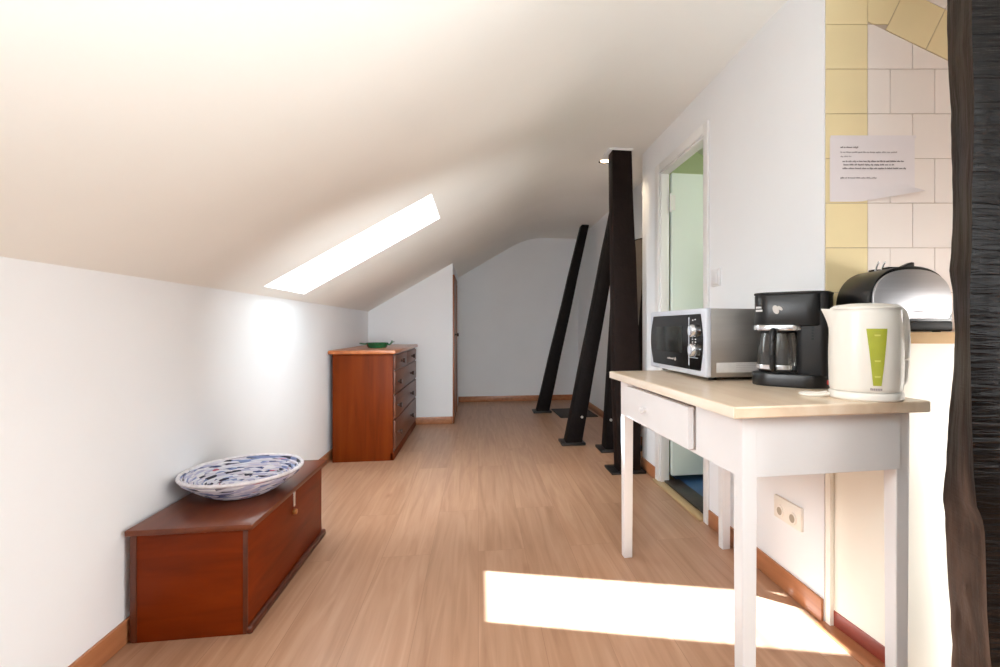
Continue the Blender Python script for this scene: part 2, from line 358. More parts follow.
# ceiling: kneewall slope + soft crease + flat + slope over the kitchen, with the skylight hole
xc = XL+(ZC-ZK)/SL
prof = [(XL-.25, zs(XL-.25))]
SX0, SX1, SY0, SY1, TH = -.975, -.223, 2.463, 3.0, .31
for x in (SX0, SX1): prof.append((x, zs(x)))
for k in range(13):
    x = xc-.22+.44*k/12; t = k/12
    z = (1-t)**2*zs(xc-.22)+2*t*(1-t)*ZC+t*t*ZC; prof.append((x, z))
prof += [(1.34, ZC), (3.1, ZC-.5*1.76)]
def upoff(i):
    x, z = prof[i]
    if x <= SX1+.001: return (x-.516*TH, z+.857*TH)
    return (x, z+TH)
ys = [YB-.15, SY0, SY1, YF+.15]
c = MB()
for i in range(len(prof)-1):
    for j in range(3):
        if i == 1 and j == 1: continue
        (xa, za), (xb, zb) = prof[i], prof[i+1]
        c.quad([(xa, ys[j], za), (xa, ys[j+1], za), (xb, ys[j+1], zb), (xb, ys[j], zb)])
        (xa, za), (xb, zb) = upoff(i), upoff(i+1)
        c.quad([(xa, ys[j], za), (xb, ys[j], zb), (xb, ys[j+1], zb), (xa, ys[j+1], za)])
(a0, a1), (b0, b1) = prof[1], prof[2]; (A0, A1), (B0, B1) = upoff(1), upoff(2)
c.quad([(a0, SY0, a1), (b0, SY0, b1), (B0, SY0, B1), (A0, SY0, A1)]); c.quad([(a0, SY1, a1), (A0, SY1, A1), (B0, SY1, B1), (b0, SY1, b1)])
c.quad([(a0, SY0, a1), (A0, SY0, A1), (A0, SY1, A1), (a0, SY1, a1)]); c.quad([(b0, SY0, b1), (b0, SY1, b1), (B0, SY1, B1), (B0, SY0, B1)])
bmesh.ops.remove_doubles(c.bm, verts=c.bm.verts, dist=.0005)
struct(c.build('ceiling', M['ceiling'], ang=25))
# skylight frame and pane on the roof side
win = struct_empty('window_1', ((a0+b0)/2, (SY0+SY1)/2, (a1+b1)/2))
o = win.location
sl = math.atan(SL); L2 = (b0-a0)/math.cos(sl)/2; W2 = (SY1-SY0)/2
R = Matrix.Rotation(-sl, 4, 'Y')
f = MB()
for bx in ((-L2-.06, -L2, -W2-.06, W2+.06), (L2-.075, L2+.06, -W2-.06, W2+.06), (-L2, L2-.075, -W2-.06, -W2), (-L2, L2-.075, W2, W2+.06)):  # high-side bar widened to block sun from the table drawer
    f.box(*bx, TH+.002, TH+.04, mat=R)
f.build('window_frame', M['gloss_white'], win); MB().box(-L2-.01, L2+.01, -W2-.01, W2+.01, TH+.015, TH+.02, mat=R).build('window_pane', M['pane'], win)

# tiled kitchen wall: individual tiles over grout, in its own orientation
def clip(poly, nx, nz, d):
    out = []
    for i in range(len(poly)):
        p, q = poly[i], poly[(i+1) % len(poly)]
        dp, dq = p[0]*nx+p[1]*nz-d, q[0]*nx+q[1]*nz-d
        if dp <= 0: out.append(p)
        if dp*dq < 0:
            t = dp/(dp-dq); out.append((p[0]+(q[0]-p[0])*t, p[1]+(q[1]-p[1])*t))
    return out
sx_ = lambda u: (u-U0)/F*TP
zx_ = lambda v: EYE+(V0-v)/F*TP
T = 44.6/F*TP; G = .0011
tw = MB()
s_lo = sx_(825.2); s_y = sx_(867.2); z0 = zx_(25); s_hi = 2.6
tw.quad([(s_lo, TP, 0), (s_hi, TP, 0), (s_hi, TP, 2.3), (s_lo, TP, 2.3)], 2)
tw.quad([(s_lo+.03, TP+.02, 0), (s_lo+.03, TP+.02, 2.3), (s_hi, TP+.02, 2.3), (s_hi, TP+.02, 0)], 2)
def tile(poly, mi):
    if len(poly) < 3: return
    cx = sum(p[0] for p in poly)/len(poly); cz = sum(p[1] for p in poly)/len(poly)
    sh = [(p[0], p[1]) for p in poly]
    t = bmesh.new(); a = [t.verts.new((p[0], TP-.003, p[1])) for p in sh]; b = [t.verts.new((p[0], TP+.001, p[1])) for p in sh]; n = len(sh)
    t.faces.new(a[::-1])
    for i in range(n): t.faces.new((a[i], a[(i+1) % n], b[(i+1) % n], b[i]))
    bmesh.ops.recalc_face_normals(t, faces=t.faces[:])
    tw._merge(t, mi)
rect = lambda a, b, c, d: [(a+G, c+G), (b-G, c+G), (b-G, d-G), (a+G, d-G)]
# slanted border line from K going down right
ks, kz = sx_(873), z0; e = Vector((sx_(945)-ks, zx_(60)-kz)).normalized(); nrm = Vector((-e.y, e.x))     # up-right normal
dline = nrm.x*ks+nrm.y*kz
r = 0
for k in range(-13, 4):
    za, zb = z0+(k-1)*T, z0+k*T          # row below z0 when k<=0
    tile(rect(s_lo, s_y, za, zb), 0)
    if k <= 0:
        off = 0 if (k % 2 == 0) else -T/2
        s = s_y+off
        while s < s_hi:
            p = rect(max(s, s_y), min(s+T, s_hi), za, zb)
            if min(s+T, s_hi)-max(s, s_y) > .01: tile(clip(p, nrm.x, nrm.y, dline-G), 1)
            s += T
    else:
        # horizontal piece over the yellow corner up to the first slanted joint
        pass
# slanted yellow border tiles
j0 = Vector((sx_(885), zx_(30.5)))
for k in range(0, 8):
    p0 = j0+e*(T*k); p1 = j0+e*(T*(k+1))
    q = [p0+e*G+nrm*G, p1-e*G+nrm*G, p1-e*G+nrm*(T-G), p0+e*G+nrm*(T-G)]
    q = [tuple(v) for v in q]
    q = clip(q, -1, 0, -(s_y+G)); q = clip(q, 0, -1, -(z0+G)) if k < 0 else q
    tile(q, 0)
    q = [p0+e*G+nrm*(T+G), p1-e*G+nrm*(T+G), p1-e*G+nrm*(2*T), p0+e*G+nrm*(2*T)]
    tile(clip([tuple(v) for v in q], -1, 0, -(s_y+G)), 1)
tile(clip(clip(rect(s_y, s_y+T*1.4, z0, z0+1.5*T), -nrm.x, -nrm.y, -dline-G), e.x, e.y, e.dot(j0)-G), 0)
tilewall = struct(tw.build('wall_tiled', [M['tile_y'], M['tile_w'], M['grout']], smooth=False, rotz=-YAW))

# baseboards
BH, BT = .07, .010
struct(MB().box(XL, XL+BT, YB, PY, 0, BH, .003).build('baseboard_left', M['skirt']))
struct(MB().box(PX-.775, PX, PY-BT, PY, 0, BH, .003).build('baseboard_partition', M['skirt']))
struct(MB().box(PX, XC, YF-BT, YF, 0, BH, .003).build('baseboard_far', M['skirt']))
struct(MB().box(XR-BT, XR, YE, DY0-.05, 0, BH+.005, .003).box(XR-BT, XR, DY1+.06, YJ, 0, BH+.005, .003).build('baseboard_right', M['skirt']))
struct(MB().box(XC-BT, XC, YJ, YF-BT, 0, BH, .003).build('baseboard_corridor', M['skirt']))
struct(MB().box(XR-.03, XR+.02, DY0-.0, DY1+.06, 0, .012, .003).build('trim_1', M['strip']))
struct(MB().box(XR+.02, XR+.12, DY0, DY1, 0, .02, .002).build('trim_2', M['sill']))
struct(MB().box(1.045, 1.108, .9, YE, 0, .006, .002).build('trim_3', M['skirt']))

# bathroom door: casing, leaf swung inward, hinges
d = struct_empty('door_1', (XR, DY1, 0))
cs = MB()
lx = lambda x: x-XR
for y0, y1 in ((DY1, DY1+.06), (DY0-.045, DY0)): cs.box(-.012, 0, y0-DY1, y1-DY1, 0, DZ+.05, .003)
cs.box(-.012, 0, DY0-DY1, 0, DZ, DZ+.05, .003)
cs.box(0, WT, -.014, .001, .0, DZ, .001); cs.box(0, WT, DY0-DY1-.001, DY0-DY1+.012, 0, DZ, .001); cs.box(0, WT, DY0-DY1, 0, DZ-.012, DZ+.001, .001)
cs.build('door_frame', M['gloss_white'], d)
leaf = MB().box(WT+.012, WT+.012+.60, -.030, .008, .05, 1.852, .003).build('door_leaf', M['mint'], d)
for z in (.32, 1.62): MB().cyl((WT+.004, -.030, z), (WT+.004, -.030, z+.11), .007).box(WT-.002, WT+.03, -.034, -.029, z+.01, z+.10).build('hinge', M['gloss_white'], d)
# closet door on the side of the partition
d2 = struct_empty('door_2', (PX, PY+.34, 0))
MB().box(.0005, .010, -.28, .32, .005, 1.40, .002).build('door_leaf', M['closet_door'], d2)
MB().box(0, .016, -.339, -.28, 0, 1.44, .003).box(0, .016, -.339, .36, 1.40, 1.45, .003).box(0, .016, .32, .36, 0, 1.40, .003).build('door_frame', M['closet_door'], d2)
MB().cyl((0, -.10, .86), (.035, -.10, .86), .008).cyl((.03, -.10, .86), (.05, -.10, .86), .018, .016, bev=.004).build('door_knob', M['knobwood'], d2)

# recessed spotlight, wall switch etc
sp = thing('recessed_spotlight', 'small round recessed spotlight glowing in the ceiling beside the dark post', 'ceiling light', (.866, 3.365, ZC))
MB().lathe([(.030, -.002), (.044, -.006), (.046, -.001), (.046, .0)], cap=False).build('trim_ring', M['chrome'], sp)
MB().lathe([(.001, -.003), (.030, -.003), (.030, -.001)], cap=False).build('bulb', M['bulb'], sp)

ls = thing('light_switch', 'white square light switch on the wall right of the narrow doorway', 'light switch', (XR, 2.15, 1.16))
MB().box(-.010, 0, -.04, .04, -.04, .04, .003).build('switch_plate', M['plastic_white'], ls); MB().box(-.014, -.009, -.028, .028, -.03, .03, .002).build('rocker', M['plastic_white'], ls)

so = thing('wall_socket', 'cream double wall socket seen under the white table', 'socket', (XR, 1.612, .285))
MB().box(-.012, 0, -.078, .078, -.04, .04, .004).build('socket_plate', M['plastic_cream'], so)
for y in (-.036, .036):
    s_ = MB().cyl((-.0165, y, -.008), (-.011, y, -.008), .020, seg=28).build('socket_rim', M['plastic_cream'], so)
    MB().cyl((-.0172, y, -.008), (-.0160, y, -.008), .014, seg=24).build('socket_hole', M['hole'], s_)
cs2 = MB().box(-.022, 0, -.04, .04, -.06, .06, .006).box(-.026, -.02, -.025, .025, -.02, .04, .003).build('thermostat', M['plastic_cream'], loc=(XC, 4.90, 1.70))
tag(cs2, 'small pale wall box high on the corridor wall behind the dark post', 'wall box')
fs = MB().box(-.012, 0, -.04, .04, -.04, .04, .004).box(-.017, -.010, -.026, .026, -.028, .028, .003).build('corridor_switch', M['plastic_white'], loc=(XC, 5.98, 1.16))
tag(fs, 'tiny white switch on the corridor wall near the far corner', 'light switch')

# ================================================================== BEAMS
def bolt(par, p, ax='y'):
    a = Vector(p); b = a+(Vector((0, -.012, 0)) if ax == 'y' else Vector((-.012, 0, 0)))
    MB().cyl(a, b, .012, .010, seg=6).build('bolt', M['bolt'], par)

def leaning(label, x0, y, w0, x1, z1, w1, dep, mirror_bolt=True):
    t = thing('leaning_roof_brace', label, 'timber beam', (x0, y, 0), 0, None)
    m = MB(); n = 7; bot = None
    rings = []
    for k in range(n+1):
        u = k/n; xx = (x1-x0)*u; z = .012+(z1-.012)*u; ww = w0+(w1-w0)*u; j = .002*math.sin(k*2.1+x0*9)
        rings.append([(xx-ww/2+j, -dep/2, z), (xx+ww/2+j, -dep/2, z), (xx+ww/2+j, dep/2, z), (xx-ww/2+j, dep/2, z)])
    tb = bmesh.new(); R_ = [[tb.verts.new(p) for p in r] for r in rings]
    tb.faces.new(R_[0][::-1]); tb.faces.new(R_[-1])
    for a, b in zip(R_, R_[1:]):
        for i in range(4): tb.faces.new((a[i], a[(i+1) % 4], b[(i+1) % 4], b[i]))
    bmesh.ops.recalc_face_normals(tb, faces=tb.faces[:]); bmesh.ops.bevel(tb, geom=[e_ for e_ in tb.edges if e_.calc_face_angle(0) > .6], offset=.008, segments=2, profile=.5, affect='EDGES')
    m._merge(tb); m.build('timber', M['beam'], t)
    MB().box(-w0/2-.035, w0/2+.025, -dep/2-.03, dep/2+.03, 0, .02, .003).build('base_plate', M['plate'], t)
    if mirror_bolt: bolt(t, (.045+.02, -dep/2+.002, .22))
    return t
leaning('dark slanting timber brace farthest away, near the back wall', .700, 5.49, .140, 1.175, 2.075, .085, .12, False)
leaning('dark slanting timber brace in the middle, just left of the upright post',   .752, 3.97, .130, 1.150, 2.07, .085, .13)

t = thing('leaning_timber', 'wide dark timber half hidden behind the upright post, its top cut slanting', 'timber beam', (1.08, 3.72, 0))
xo, yo = 1.08, 3.72
MB().hull([(.945-xo, -.07, .0), (1.215-xo, -.07, .0), (1.215-xo, .07, 0), (.945-xo, .07, 0)], [(1.045-xo, -.07, 1.57), (1.262-xo, -.07, 1.62), (1.262-xo, .07, 1.62), (1.045-xo, .07, 1.57)], bev=.006).build('timber', M['beam'], t)
MB().box(.905-xo, 1.255-xo, -.10, .10, 0, .02, .003).build('base_plate', M['plate'], t)
MB().hull([(1.16-xo, -.074, .95), (1.2-xo, -.074, .95), (1.2-xo, -.066, .95), (1.16-xo, -.066, .95)], [(1.05-xo, -.074, 1.56), (1.255-xo, -.074, 1.61), (1.255-xo, -.066, 1.61), (1.05-xo, -.066, 1.56)]).build('lit_face', M['beam_grey'], t)  # grey wedge: the lit side of this timber, painted on
bolt(t, (.985-xo, -.072, .24))

t = thing('upright_post', 'dark brown crooked upright timber post reaching the flat ceiling beside the doorway', 'timber post', (.953, 3.1, 0))
rings = []
rows = [(.012, .870, 1.036), (.30, .858, 1.034), (.62, .845, 1.030), (1.0, .842, 1.018), (1.42, .838, 1.004), (1.52, .837, .996), (1.75, .833, .985), (2.068, .831, .976)]
tb = bmesh.new(); R_ = []
for z, xa, xb in rows:
    xa -= .938; xb -= .953
    R_.append([tb.verts.new(p) for p in ((xa, 0, z), (xb, .0, z), (xb, .10, z), (xa, .10, z))])
tb.faces.new(R_[0][::-1]); tb.faces.new(R_[-1])
for a, b in zip(R_, R_[1:]):
    for i in range(4): tb.faces.new((a[i], a[(i+1) % 4], b[(i+1) % 4], b[i]))
bmesh.ops.recalc_face_normals(tb, faces=tb.faces[:]); bmesh.ops.bevel(tb, geom=[e_ for e_ in tb.edges if e_.calc_face_angle(0) > .6], offset=.006, segments=2, profile=.5, affect='EDGES')
m = MB(); m._merge(tb); m.build('timber', M['beam_post'], t)
MB().box(-.118, .108, -.035, .16, 0, .016, .003).build('base_plate', M['plate'], t)
MB().box(-.128, .03, -.005, .145, ZC-.016, ZC-.001, .002).build('top_collar', M['gloss_white'], t)

# foreground post: rough, bulging left side
t = thing('rough_timber_post', 'big rough black timber post close by at the right edge', 'timber post', (1.08, .95, 0))
contour = [(0, 947, 972), (50, 948, 972), (100, 951, 974), (150, 951.5, 974), (200, 953, 972), (250, 951, 972), (268, 949, 971), (290, 953, 970), (340, 955, 970), (380, 953, 971), (420, 949, 972), (470, 946, 974), (500, 943.5, 977), (508, 942.5, 982), (525, 945, 985), (560, 946, 986), (600, 948, 987), (640, 951, 990), (667, 952, 993), (700, 951, 994)]
yl, ym = 1.00, .885
def interp(v, k):
    if v <= contour[0][0]: return contour[0][k]
    for a, b in zip(contour, contour[1:]):
        if v <= b[0]: return a[k]+(b[k]-a[k])*(v-a[0])/(b[0]-a[0])
    return contour[-1][k]
def x_at(u, y):                       # room x of the post edge seen along that direction at distance y
    k = (u-U0)/F; return y*(k*cy+sy)/(cy-k*sy)
side = MB(); front = MB()
NR, NA, NB = 150, 12, 12
def post_sheet(which):
    tb = bmesh.new(); rows = []
    for i in range(NR+1):
        z = 2.068*i/NR
        Yd = 1.05*cy*.93
        v = V0-(z-EYE)/(1.07)*F
        xl, xm = x_at(interp(v, 1), yl), x_at(interp(v, 2), ym)
        row = []
        pts = []
        if which == 0:
            for k in range(NA+1):
                q = k/NA; p = Vector((xl+(xm-xl)*q, yl+(ym-yl)*q, z))
                nn = Vector((-(yl-ym), -(xm-xl), 0)); nn = Vector((-.75, -.66, 0))
                low = 2.6 if v > 505 else .35
                amp = (noise.noise(Vector((q*2.2+z*1.1, z*7, 3.1)))*.008+noise.noise(Vector((q*7+z*3, z*16, 9)))*.0035*low)
                edge = math.sin(PI*q)**.5
                pts.append(p+nn*(amp*edge*1.2)+Vector((noise.noise(Vector((z*22, q*2, 5)))*.0025*(1-q), 0, 0)))
        else:
            for k in range(NB+1):
                q = k/NB; p = Vector((xm+.27*q, ym-.02*math.sin(PI*q), z))
                pts.append(p+Vector((0, -1, 0))*(noise.noise(Vector((q*3, z*3, 1)))*.006*min(1, q*8)))
            pts += [Vector((xm+.29, ym+.08, z)), Vector((xm+.28, yl+.05, z)), Vector((xl+.18, yl+.07, z)), Vector((xl+.05, yl+.03, z)), Vector((xl+noise.noise(Vector((z*22, 0, 5)))*.0025, yl, z))]
        rows.append([tb.verts.new(p-Vector((1.08, .95, 0))) for p in pts])
    for a, b in zip(rows, rows[1:]):
        for k in range(len(a)-1): tb.faces.new((a[k], a[k+1], b[k+1], b[k]))
    for r_ in (rows[0], rows[-1]):
        try: tb.faces.new(r_)
        except Exception: pass
    return tb
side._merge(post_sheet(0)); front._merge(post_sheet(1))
pf = front.build('smooth_timber_faces', M['post_front'], t, ang=60); pf['label'] = 'shiny black smooth face with fine cross cracks'
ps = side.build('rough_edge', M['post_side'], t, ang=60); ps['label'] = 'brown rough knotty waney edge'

# doormat
dm = MB().box(-.20, .20, -.27, .27, 0, .012, .004).build('doormat', M['mat'], loc=(1.03, 5.36, 0), rotz=.04)
tag(dm, 'dark grey doormat on the floor at the corridor end behind the braces', 'doormat')

# ================================================================== CHEST
W, Lc, H = .3385, .742, .338
ch = thing('storage_chest', 'low reddish brown wooden chest against the left wall under the woven bowl', 'chest', (XL+BT+.0015, 1.625, 0))
MB().box(.010, W-.010, .008, Lc-.008, 0, H-.018, .003).build('body', M['chest'], ch)
for x0, x1 in ((.008, .026), (W-.022, W-.0085)): MB().box(x0, x1, .0055, .0095, .004, H-.019, .001).build('corner_strip', M['chest_dark'], ch)
MB().box(0, W+.009, -.006, Lc+.008, H-.018, H, .004).build('lid', M['chest_lid'], ch)
MB().box(W-.016, W+.004, .004, Lc+.012, .0, .026, .008, seg=3).build('base_molding', M['chest_dark'], ch)
hp = MB().box(W-.0125, W-.004, .38, .395, .255, .315, .002).box(W-.006, W+.003, .374, .401, H-.020, H-.006, .002).build('hasp', M['chrome'], ch)
MB().cyl((W-.012, .3875, .235), (W+.004, .3875, .235), .011, .010, bev=.003).build('lock_knob', M['brass'], ch)

# ================================================================== WOVEN BOWL
n = 9
base = [(.085+(.188-.085)*(k/n)**.9, .004+.062*(k/n)**1.15) for k in range(n+1)]
def coils(pts, sign):
    out = []
    for (r0, z0_), (r1, z1_) in zip(pts, pts[1:]):
        dx, dz = r1-r0, z1_-z0_; l = math.hypot(dx, dz); nx, nz = dz/l, -dx/l
        for k in range(5):
            q = k/5; a = math.sin(PI*q)*.004*sign
            out.append((r0+dx*q+nx*a, z0_+dz*q+nz*a))
    out.append(pts[-1]); return out
outer = coils(base, 1)
inner = [(r, z+.009) for r, z in coils(base, -1)]
inn_floor = [(.084*(1-k/6)+.001, .013+.002*math.sin(k*2)) for k in range(0, 7)]
pr_ = [(.001, .001), (.05, .0), (.083, .001)]+outer+[(.193, .069), (.194, .074), (.188, .077)]+inner[::-1]+inn_floor
bw = MB().lathe([(r, z*1.1) for r, z in pr_], seg=72, sx=.985, sy_=1.08, cap=False).build('woven_bowl', M['bowl'], loc=(-.838, 1.945, H+.0005), rotz=.0)
MB().lathe([(.1905+.0062*math.cos(a_), .0775*1.06+.0062*math.sin(a_)) for a_ in [2*PI*q/10 for q in range(11)]], seg=72, sx=.985, sy_=1.08, cap=False).build('rim', M['bowl_rim'], bw)
tag(bw, 'round shallow blue and white woven coil bowl lying on the low chest', 'bowl')

# ================================================================== DRESSER
DX0, DX1, DYa, DYb, DH = XL+BT+.006, -.592, 3.627, 4.868, .774
dr = thing('chest_of_drawers', 'reddish wooden chest of drawers standing against the left wall by the partition', 'chest of drawers', (DX0, DYa, 0))
dw, dl = DX1-DX0, DYb-DYa
MB().box(.022, dw, 0, .02, .0, DH-.026, .002).box(.022, dw, dl-.02, dl, 0, DH-.026, .002).box(.022, dw-.02, .02, dl-.02, .03, DH-.026).build('carcass', M['dresser'], dr)
MB().box(-.002, dw+.022, -.028, dl+.02, DH-.026, DH, .006).build('top', M['dresser_top'], dr)
MB().box(dw-.02, dw+.006, .0, dl, .0, .055, .004).build('plinth', M['dresser'], dr)
MB().box(dw-.02, dw+.002, .02, dl-.02, .055, DH-.026).build('drawer_rails', M['chest_dark'], dr)
def drawer(y0, y1, z0_, z1_, knobs):
    d_ = MB().box(dw-.012, dw+.012, y0, y1, z0_, z1_, .004).build('drawer', M['drawer'], dr)
    for ky in knobs:
        MB().cyl((dw+.010, ky, (z0_+z1_)/2), (dw+.024, ky, (z0_+z1_)/2), .009, .007).lathe([(.007, 0), (.017, .004), (.020, .011), (.015, .017), (.001, .019)], seg=20, cap=False).build('knob', M['knobwood'], d_) if False else \
        MB().cyl((dw+.010, ky, (z0_+z1_)/2), (dw+.026, ky, (z0_+z1_)/2), .010, .008).cyl((dw+.024, ky, (z0_+z1_)/2), (dw+.044, ky, (z0_+z1_)/2), .015, .020, bev=.004).build('knob', M['knobwood'], d_)
half = dl/2
drawer(.026, half-.005, .632, .735, [half/2-.02]); drawer(half+.005, dl-.026, .632, .735, [half*1.5-.04])
for z0_, z1_ in ((.462, .622), (.286, .452), (.075, .276)): drawer(.026, dl-.026, z0_, z1_, [.14, dl-.42])

# ================================================================== GREEN DISH
gd = thing('ceramic_dish', 'small green glazed dish with leaf ends on top of the chest of drawers', 'dish', (-.785, 4.08, DH))
MB().lathe([(.001, .0), (.075, .0), (.083, .010), (.092, .034), (.096, .040), (.090, .040), (.078, .014), (.001, .010)], seg=40, sx=.9, sy_=.9, cap=False).build('dish_body', M['green_glaze'], gd)
for sgn, pts in ((1, [(.075, .034), (.098, .033), (.108, .048), (.112, .060), (.118, .052), (.135, .046), (.116, .040), (.098, .020), (.078, .022)]), (-1, [(.075, .036), (.10, .037), (.128, .040), (.132, .033), (.100, .026), (.080, .024)])):
    MB().prism([(p[0]*sgn, p[1]) for p in pts], -.025, .025, 'y', bev=.003).build('leaf_end', M['green_glaze'], gd)

# ================================================================== TABLE
TX, TY, TA, TWd, TL, THt = .576, 1.065, .036, .529, .962, .75
tb_ = thing('side_table', 'white painted side table with timeworn pale top and one drawer along the right wall', 'table', (TX, TY, 0), TA)
MB().box(0, TWd, 0, TL, THt-.028, THt, .004).build('tabletop', M['tabletop'], tb_, smooth=False)
MB().box(-.0015, .003, .002, TL-.002, THt-.027, THt-.002, .001).build('edge_strip', M['tableedge'], tb_)
i0, lw_ = .036, .041
AX0, AX1, AY0, AY1 = i0, TWd-.022, i0-.008, TL-i0
for x, y in ((AX0, AY0), (AX1-lw_, AY0+.01), (AX0, AY1-lw_), (AX1-lw_, AY1-lw_)):
    MB().hull([(x+.003, y+.003, 0), (x+lw_-.003, y+.003, 0), (x+lw_-.003, y+lw_-.003, 0), (x+.003, y+lw_-.003, 0)], [(x, y, THt-.028), (x+lw_, y, THt-.028), (x+lw_, y+lw_, THt-.028), (x, y+lw_, THt-.028)], bev=.003).build('leg', M['table'], tb_, smooth=False)
AZ = .577
MB().box(AX0+.02, AX1-lw_+.002, AY0+.0008, AY0+.02, AZ, THt-.028, .001).build('end_apron', M['table'], tb_, smooth=False)
MB().box(AX0+.02, AX1-lw_+.002, AY1-.02, AY1-.002, AZ, THt-.028, .001).build('end_apron', M['table'], tb_, smooth=False)
dy0, dy1, dz0, dz1 = .262, .79, .590, .708
sa = MB()
sa.box(AX0+.0008, AX0+.02, AY0+.02, dy0, AZ, THt-.028, .0008); sa.box(AX0+.0008, AX0+.02, dy1, AY1-.02, AZ, THt-.028, .0008)
sa.box(AX0+.0008, AX0+.02, dy0, dy1, AZ, dz0-.002, .0008); sa.box(AX0+.0008, AX0+.02, dy0, dy1, dz1+.002, THt-.028, .0008)
sa.build('side_apron', M['table'], tb_, smooth=False)
MB().box(AX1-.02, AX1-.002, AY0+.03, AY1-.02, AZ, THt-.028, .001).build('side_apron', M['table'], tb_, smooth=False)
dwr = MB().box(AX0-.022, AX0-.004, dy0+.002, dy1-.002, dz0, dz1, .002).box(AX0-.006, AX0+.30, dy0+.012, dy0+.022, dz0+.004, dz1-.01).box(AX0-.006, AX0+.30, dy1-.022, dy1-.012, dz0+.004, dz1-.01).box(AX0-.006, AX0+.30, dy0+.012, dy1-.012, dz0+.004, dz0+.012).build('drawer', M['table'], tb_, smooth=False)
ky, kz_ = (dy0+dy1)/2+.06, (dz0+dz1)/2
MB().cyl((AX0-.034, ky, kz_), (AX0-.020, ky, kz_), .006).cyl((AX0-.046, ky, kz_), (AX0-.032, ky, kz_), .012, .009, bev=.003).build('knob', M['table'], dwr)

# ================================================================== MICROWAVE
mx0, my0, mz0 = .757, 1.590, THt
ml, mh, md = .525, .236, .300
mw = thing('microwave_oven', 'grey microwave oven with black glass door at the far end of the table', 'microwave', (mx0, my0, mz0), .012)
zf = .012
MB().box(.018, md, .003, ml-.003, zf, zf+mh-.002, .004).build('body', M['mw_side'], mw)
MB().box(0, .022, 0, ml, zf, zf+mh, .006, seg=3).build('front_frame', M['silver'], mw)
yd0 = .125                         # door / control split (near end carries the controls)
def bulge(y0, y1, z0_, z1_, bl, br, k=10):
    pts = []
    for i in range(k+1):
        q = i/k; pts.append((y1+bl*math.sin(PI*q), z0_+(z1_-z0_)*q))
    for i in range(k+1):
        q = 1-i/k; pts.append((y0-br*math.sin(PI*q), z0_+(z1_-z0_)*q))
    return pts
dg = MB().prism(bulge(yd0, ml-.046, zf+.020, zf+mh-.020, .032, 0), -.004, .003, 'x').build('door_glass', M['mw_glass'], mw)
MB().box(-.0052, -.0035, yd0+.055, ml-.075, zf+.075, zf+mh-.062, .0008).build('viewing_window', M['mw_screen'], dg)
cp = MB().prism(bulge(.036, yd0-.006, zf+.020, zf+mh-.020, 0, .018), -.004, .003, 'x').build('control_panel', M['mw_glass'], mw)
MB().box(-.006, 0, yd0-.0055, yd0-.001, zf+.034, zf+mh-.03, .001).box(-.006, -.003, .05, yd0-.006, zf+.062, zf+.064).build('panel_divider', M['silver'], mw)
for z in (zf+.158, zf+.090):
    kb = MB().cyl((-.022, .078, z), (-.003, .078, z), .021, .025, seg=32, bev=.003).build('dial', M['chrome'], mw)
    MB().box(-.027, -.020, .075, .081, z-.016, z+.016, .001).build('dial_grip', M['silver'], kb)
for q, z in ((.092, .128), (.068, .128), (.092, .118), (.068, .118), (.09, .195), (.07, .197)): MB().box(-.0052, -.0035, q-.004, q+.004, zf+z-.002, zf+z+.002).build('panel_mark', M['white_ink'], cp)
bk = MB()
for k in range(7): bk.box(-.0052, -.0035, .262+k*.009, .262+k*.009+.006, zf+.046, zf+.046+(.007 if k in (0, 4) else .005))
bk.cyl((-.0052, .245, zf+.049), (-.0035, .245, zf+.049), .0065, seg=16)
bk.build('brand_mark', M['label'], dg)
lb = MB().box(.040, .255, .0018, .0045, zf+.016, zf+.050, .0005).build('side_label', M['label'], mw)
lm = MB()
for k in range(5): lm.box(.11, .22, .0012, .0025, zf+.021+k*.006, zf+.0222+k*.006)
lm.build('label_lines', M['grey_ink'], lb)
for x in (.05, md-.05):
    for y in (.05, ml-.05): MB().cyl((x, y, 0), (x, y, zf+.002), .014, .016, seg=16).build('foot', M['black'], mw)
# ================================================================== COFFEE MAKER
cm = thing('coffee_maker', 'black drip coffee maker with a glass jug, between microwave and kettle', 'coffee maker', (.977, 1.446, THt), -.80)
# local: x right (towards the reservoir side), -y front
def rrect(x0, x1, y0, y1, rf, rb, k=8):
    """rounded footprint, strongly curved front (low y)"""
    pts = []
    for (cx_, cy_, r_, a0_) in ((x1-rb, y1-rb, rb, 0), (x0+rb, y1-rb, rb, 90), (x0+rf, y0+rf, rf, 180), (x1-rf, y0+rf, rf, 270)):
        for i in range(k+1):
            a = math.radians(a0_+90*i/k); pts.append((cx_+r_*math.cos(a), cy_+r_*math.sin(a)))
    return pts
hw, hd = .110, .070
MB().prism(rrect(-hw-.006, hw-.002, -hd-.006, hd, .062, .02), 0, .040, 'z', bev=.004).build('base', M['black'], cm)
MB().prism(rrect(.020, hw-.004, -hd+.014, hd-.002, .022, .02), .036, .2865, 'z', bev=.003).prism(rrect(-hw+.004, .03, .045, hd-.002, .01, .02), .036, .25, 'z').build('water_tank', M['black_matte'], cm)
MB().prism(rrect(-hw+.002, hw-.004, -hd, hd-.004, .055, .02), .186, .285, 'z', bev=.006).build('head', M['black'], cm)
MB().prism(rrect(-hw, hw-.002, -hd-.002, hd-.002, .056, .02), .2835, .290, 'z', bev=.002).build('lid', M['black_matte'], cm)
MB().prism(rrect(-hw+.0, .048, -hd-.003, .03, .052, .02), .172, .189, 'z', bev=.002).build('chrome_band', M['chrome'], cm)
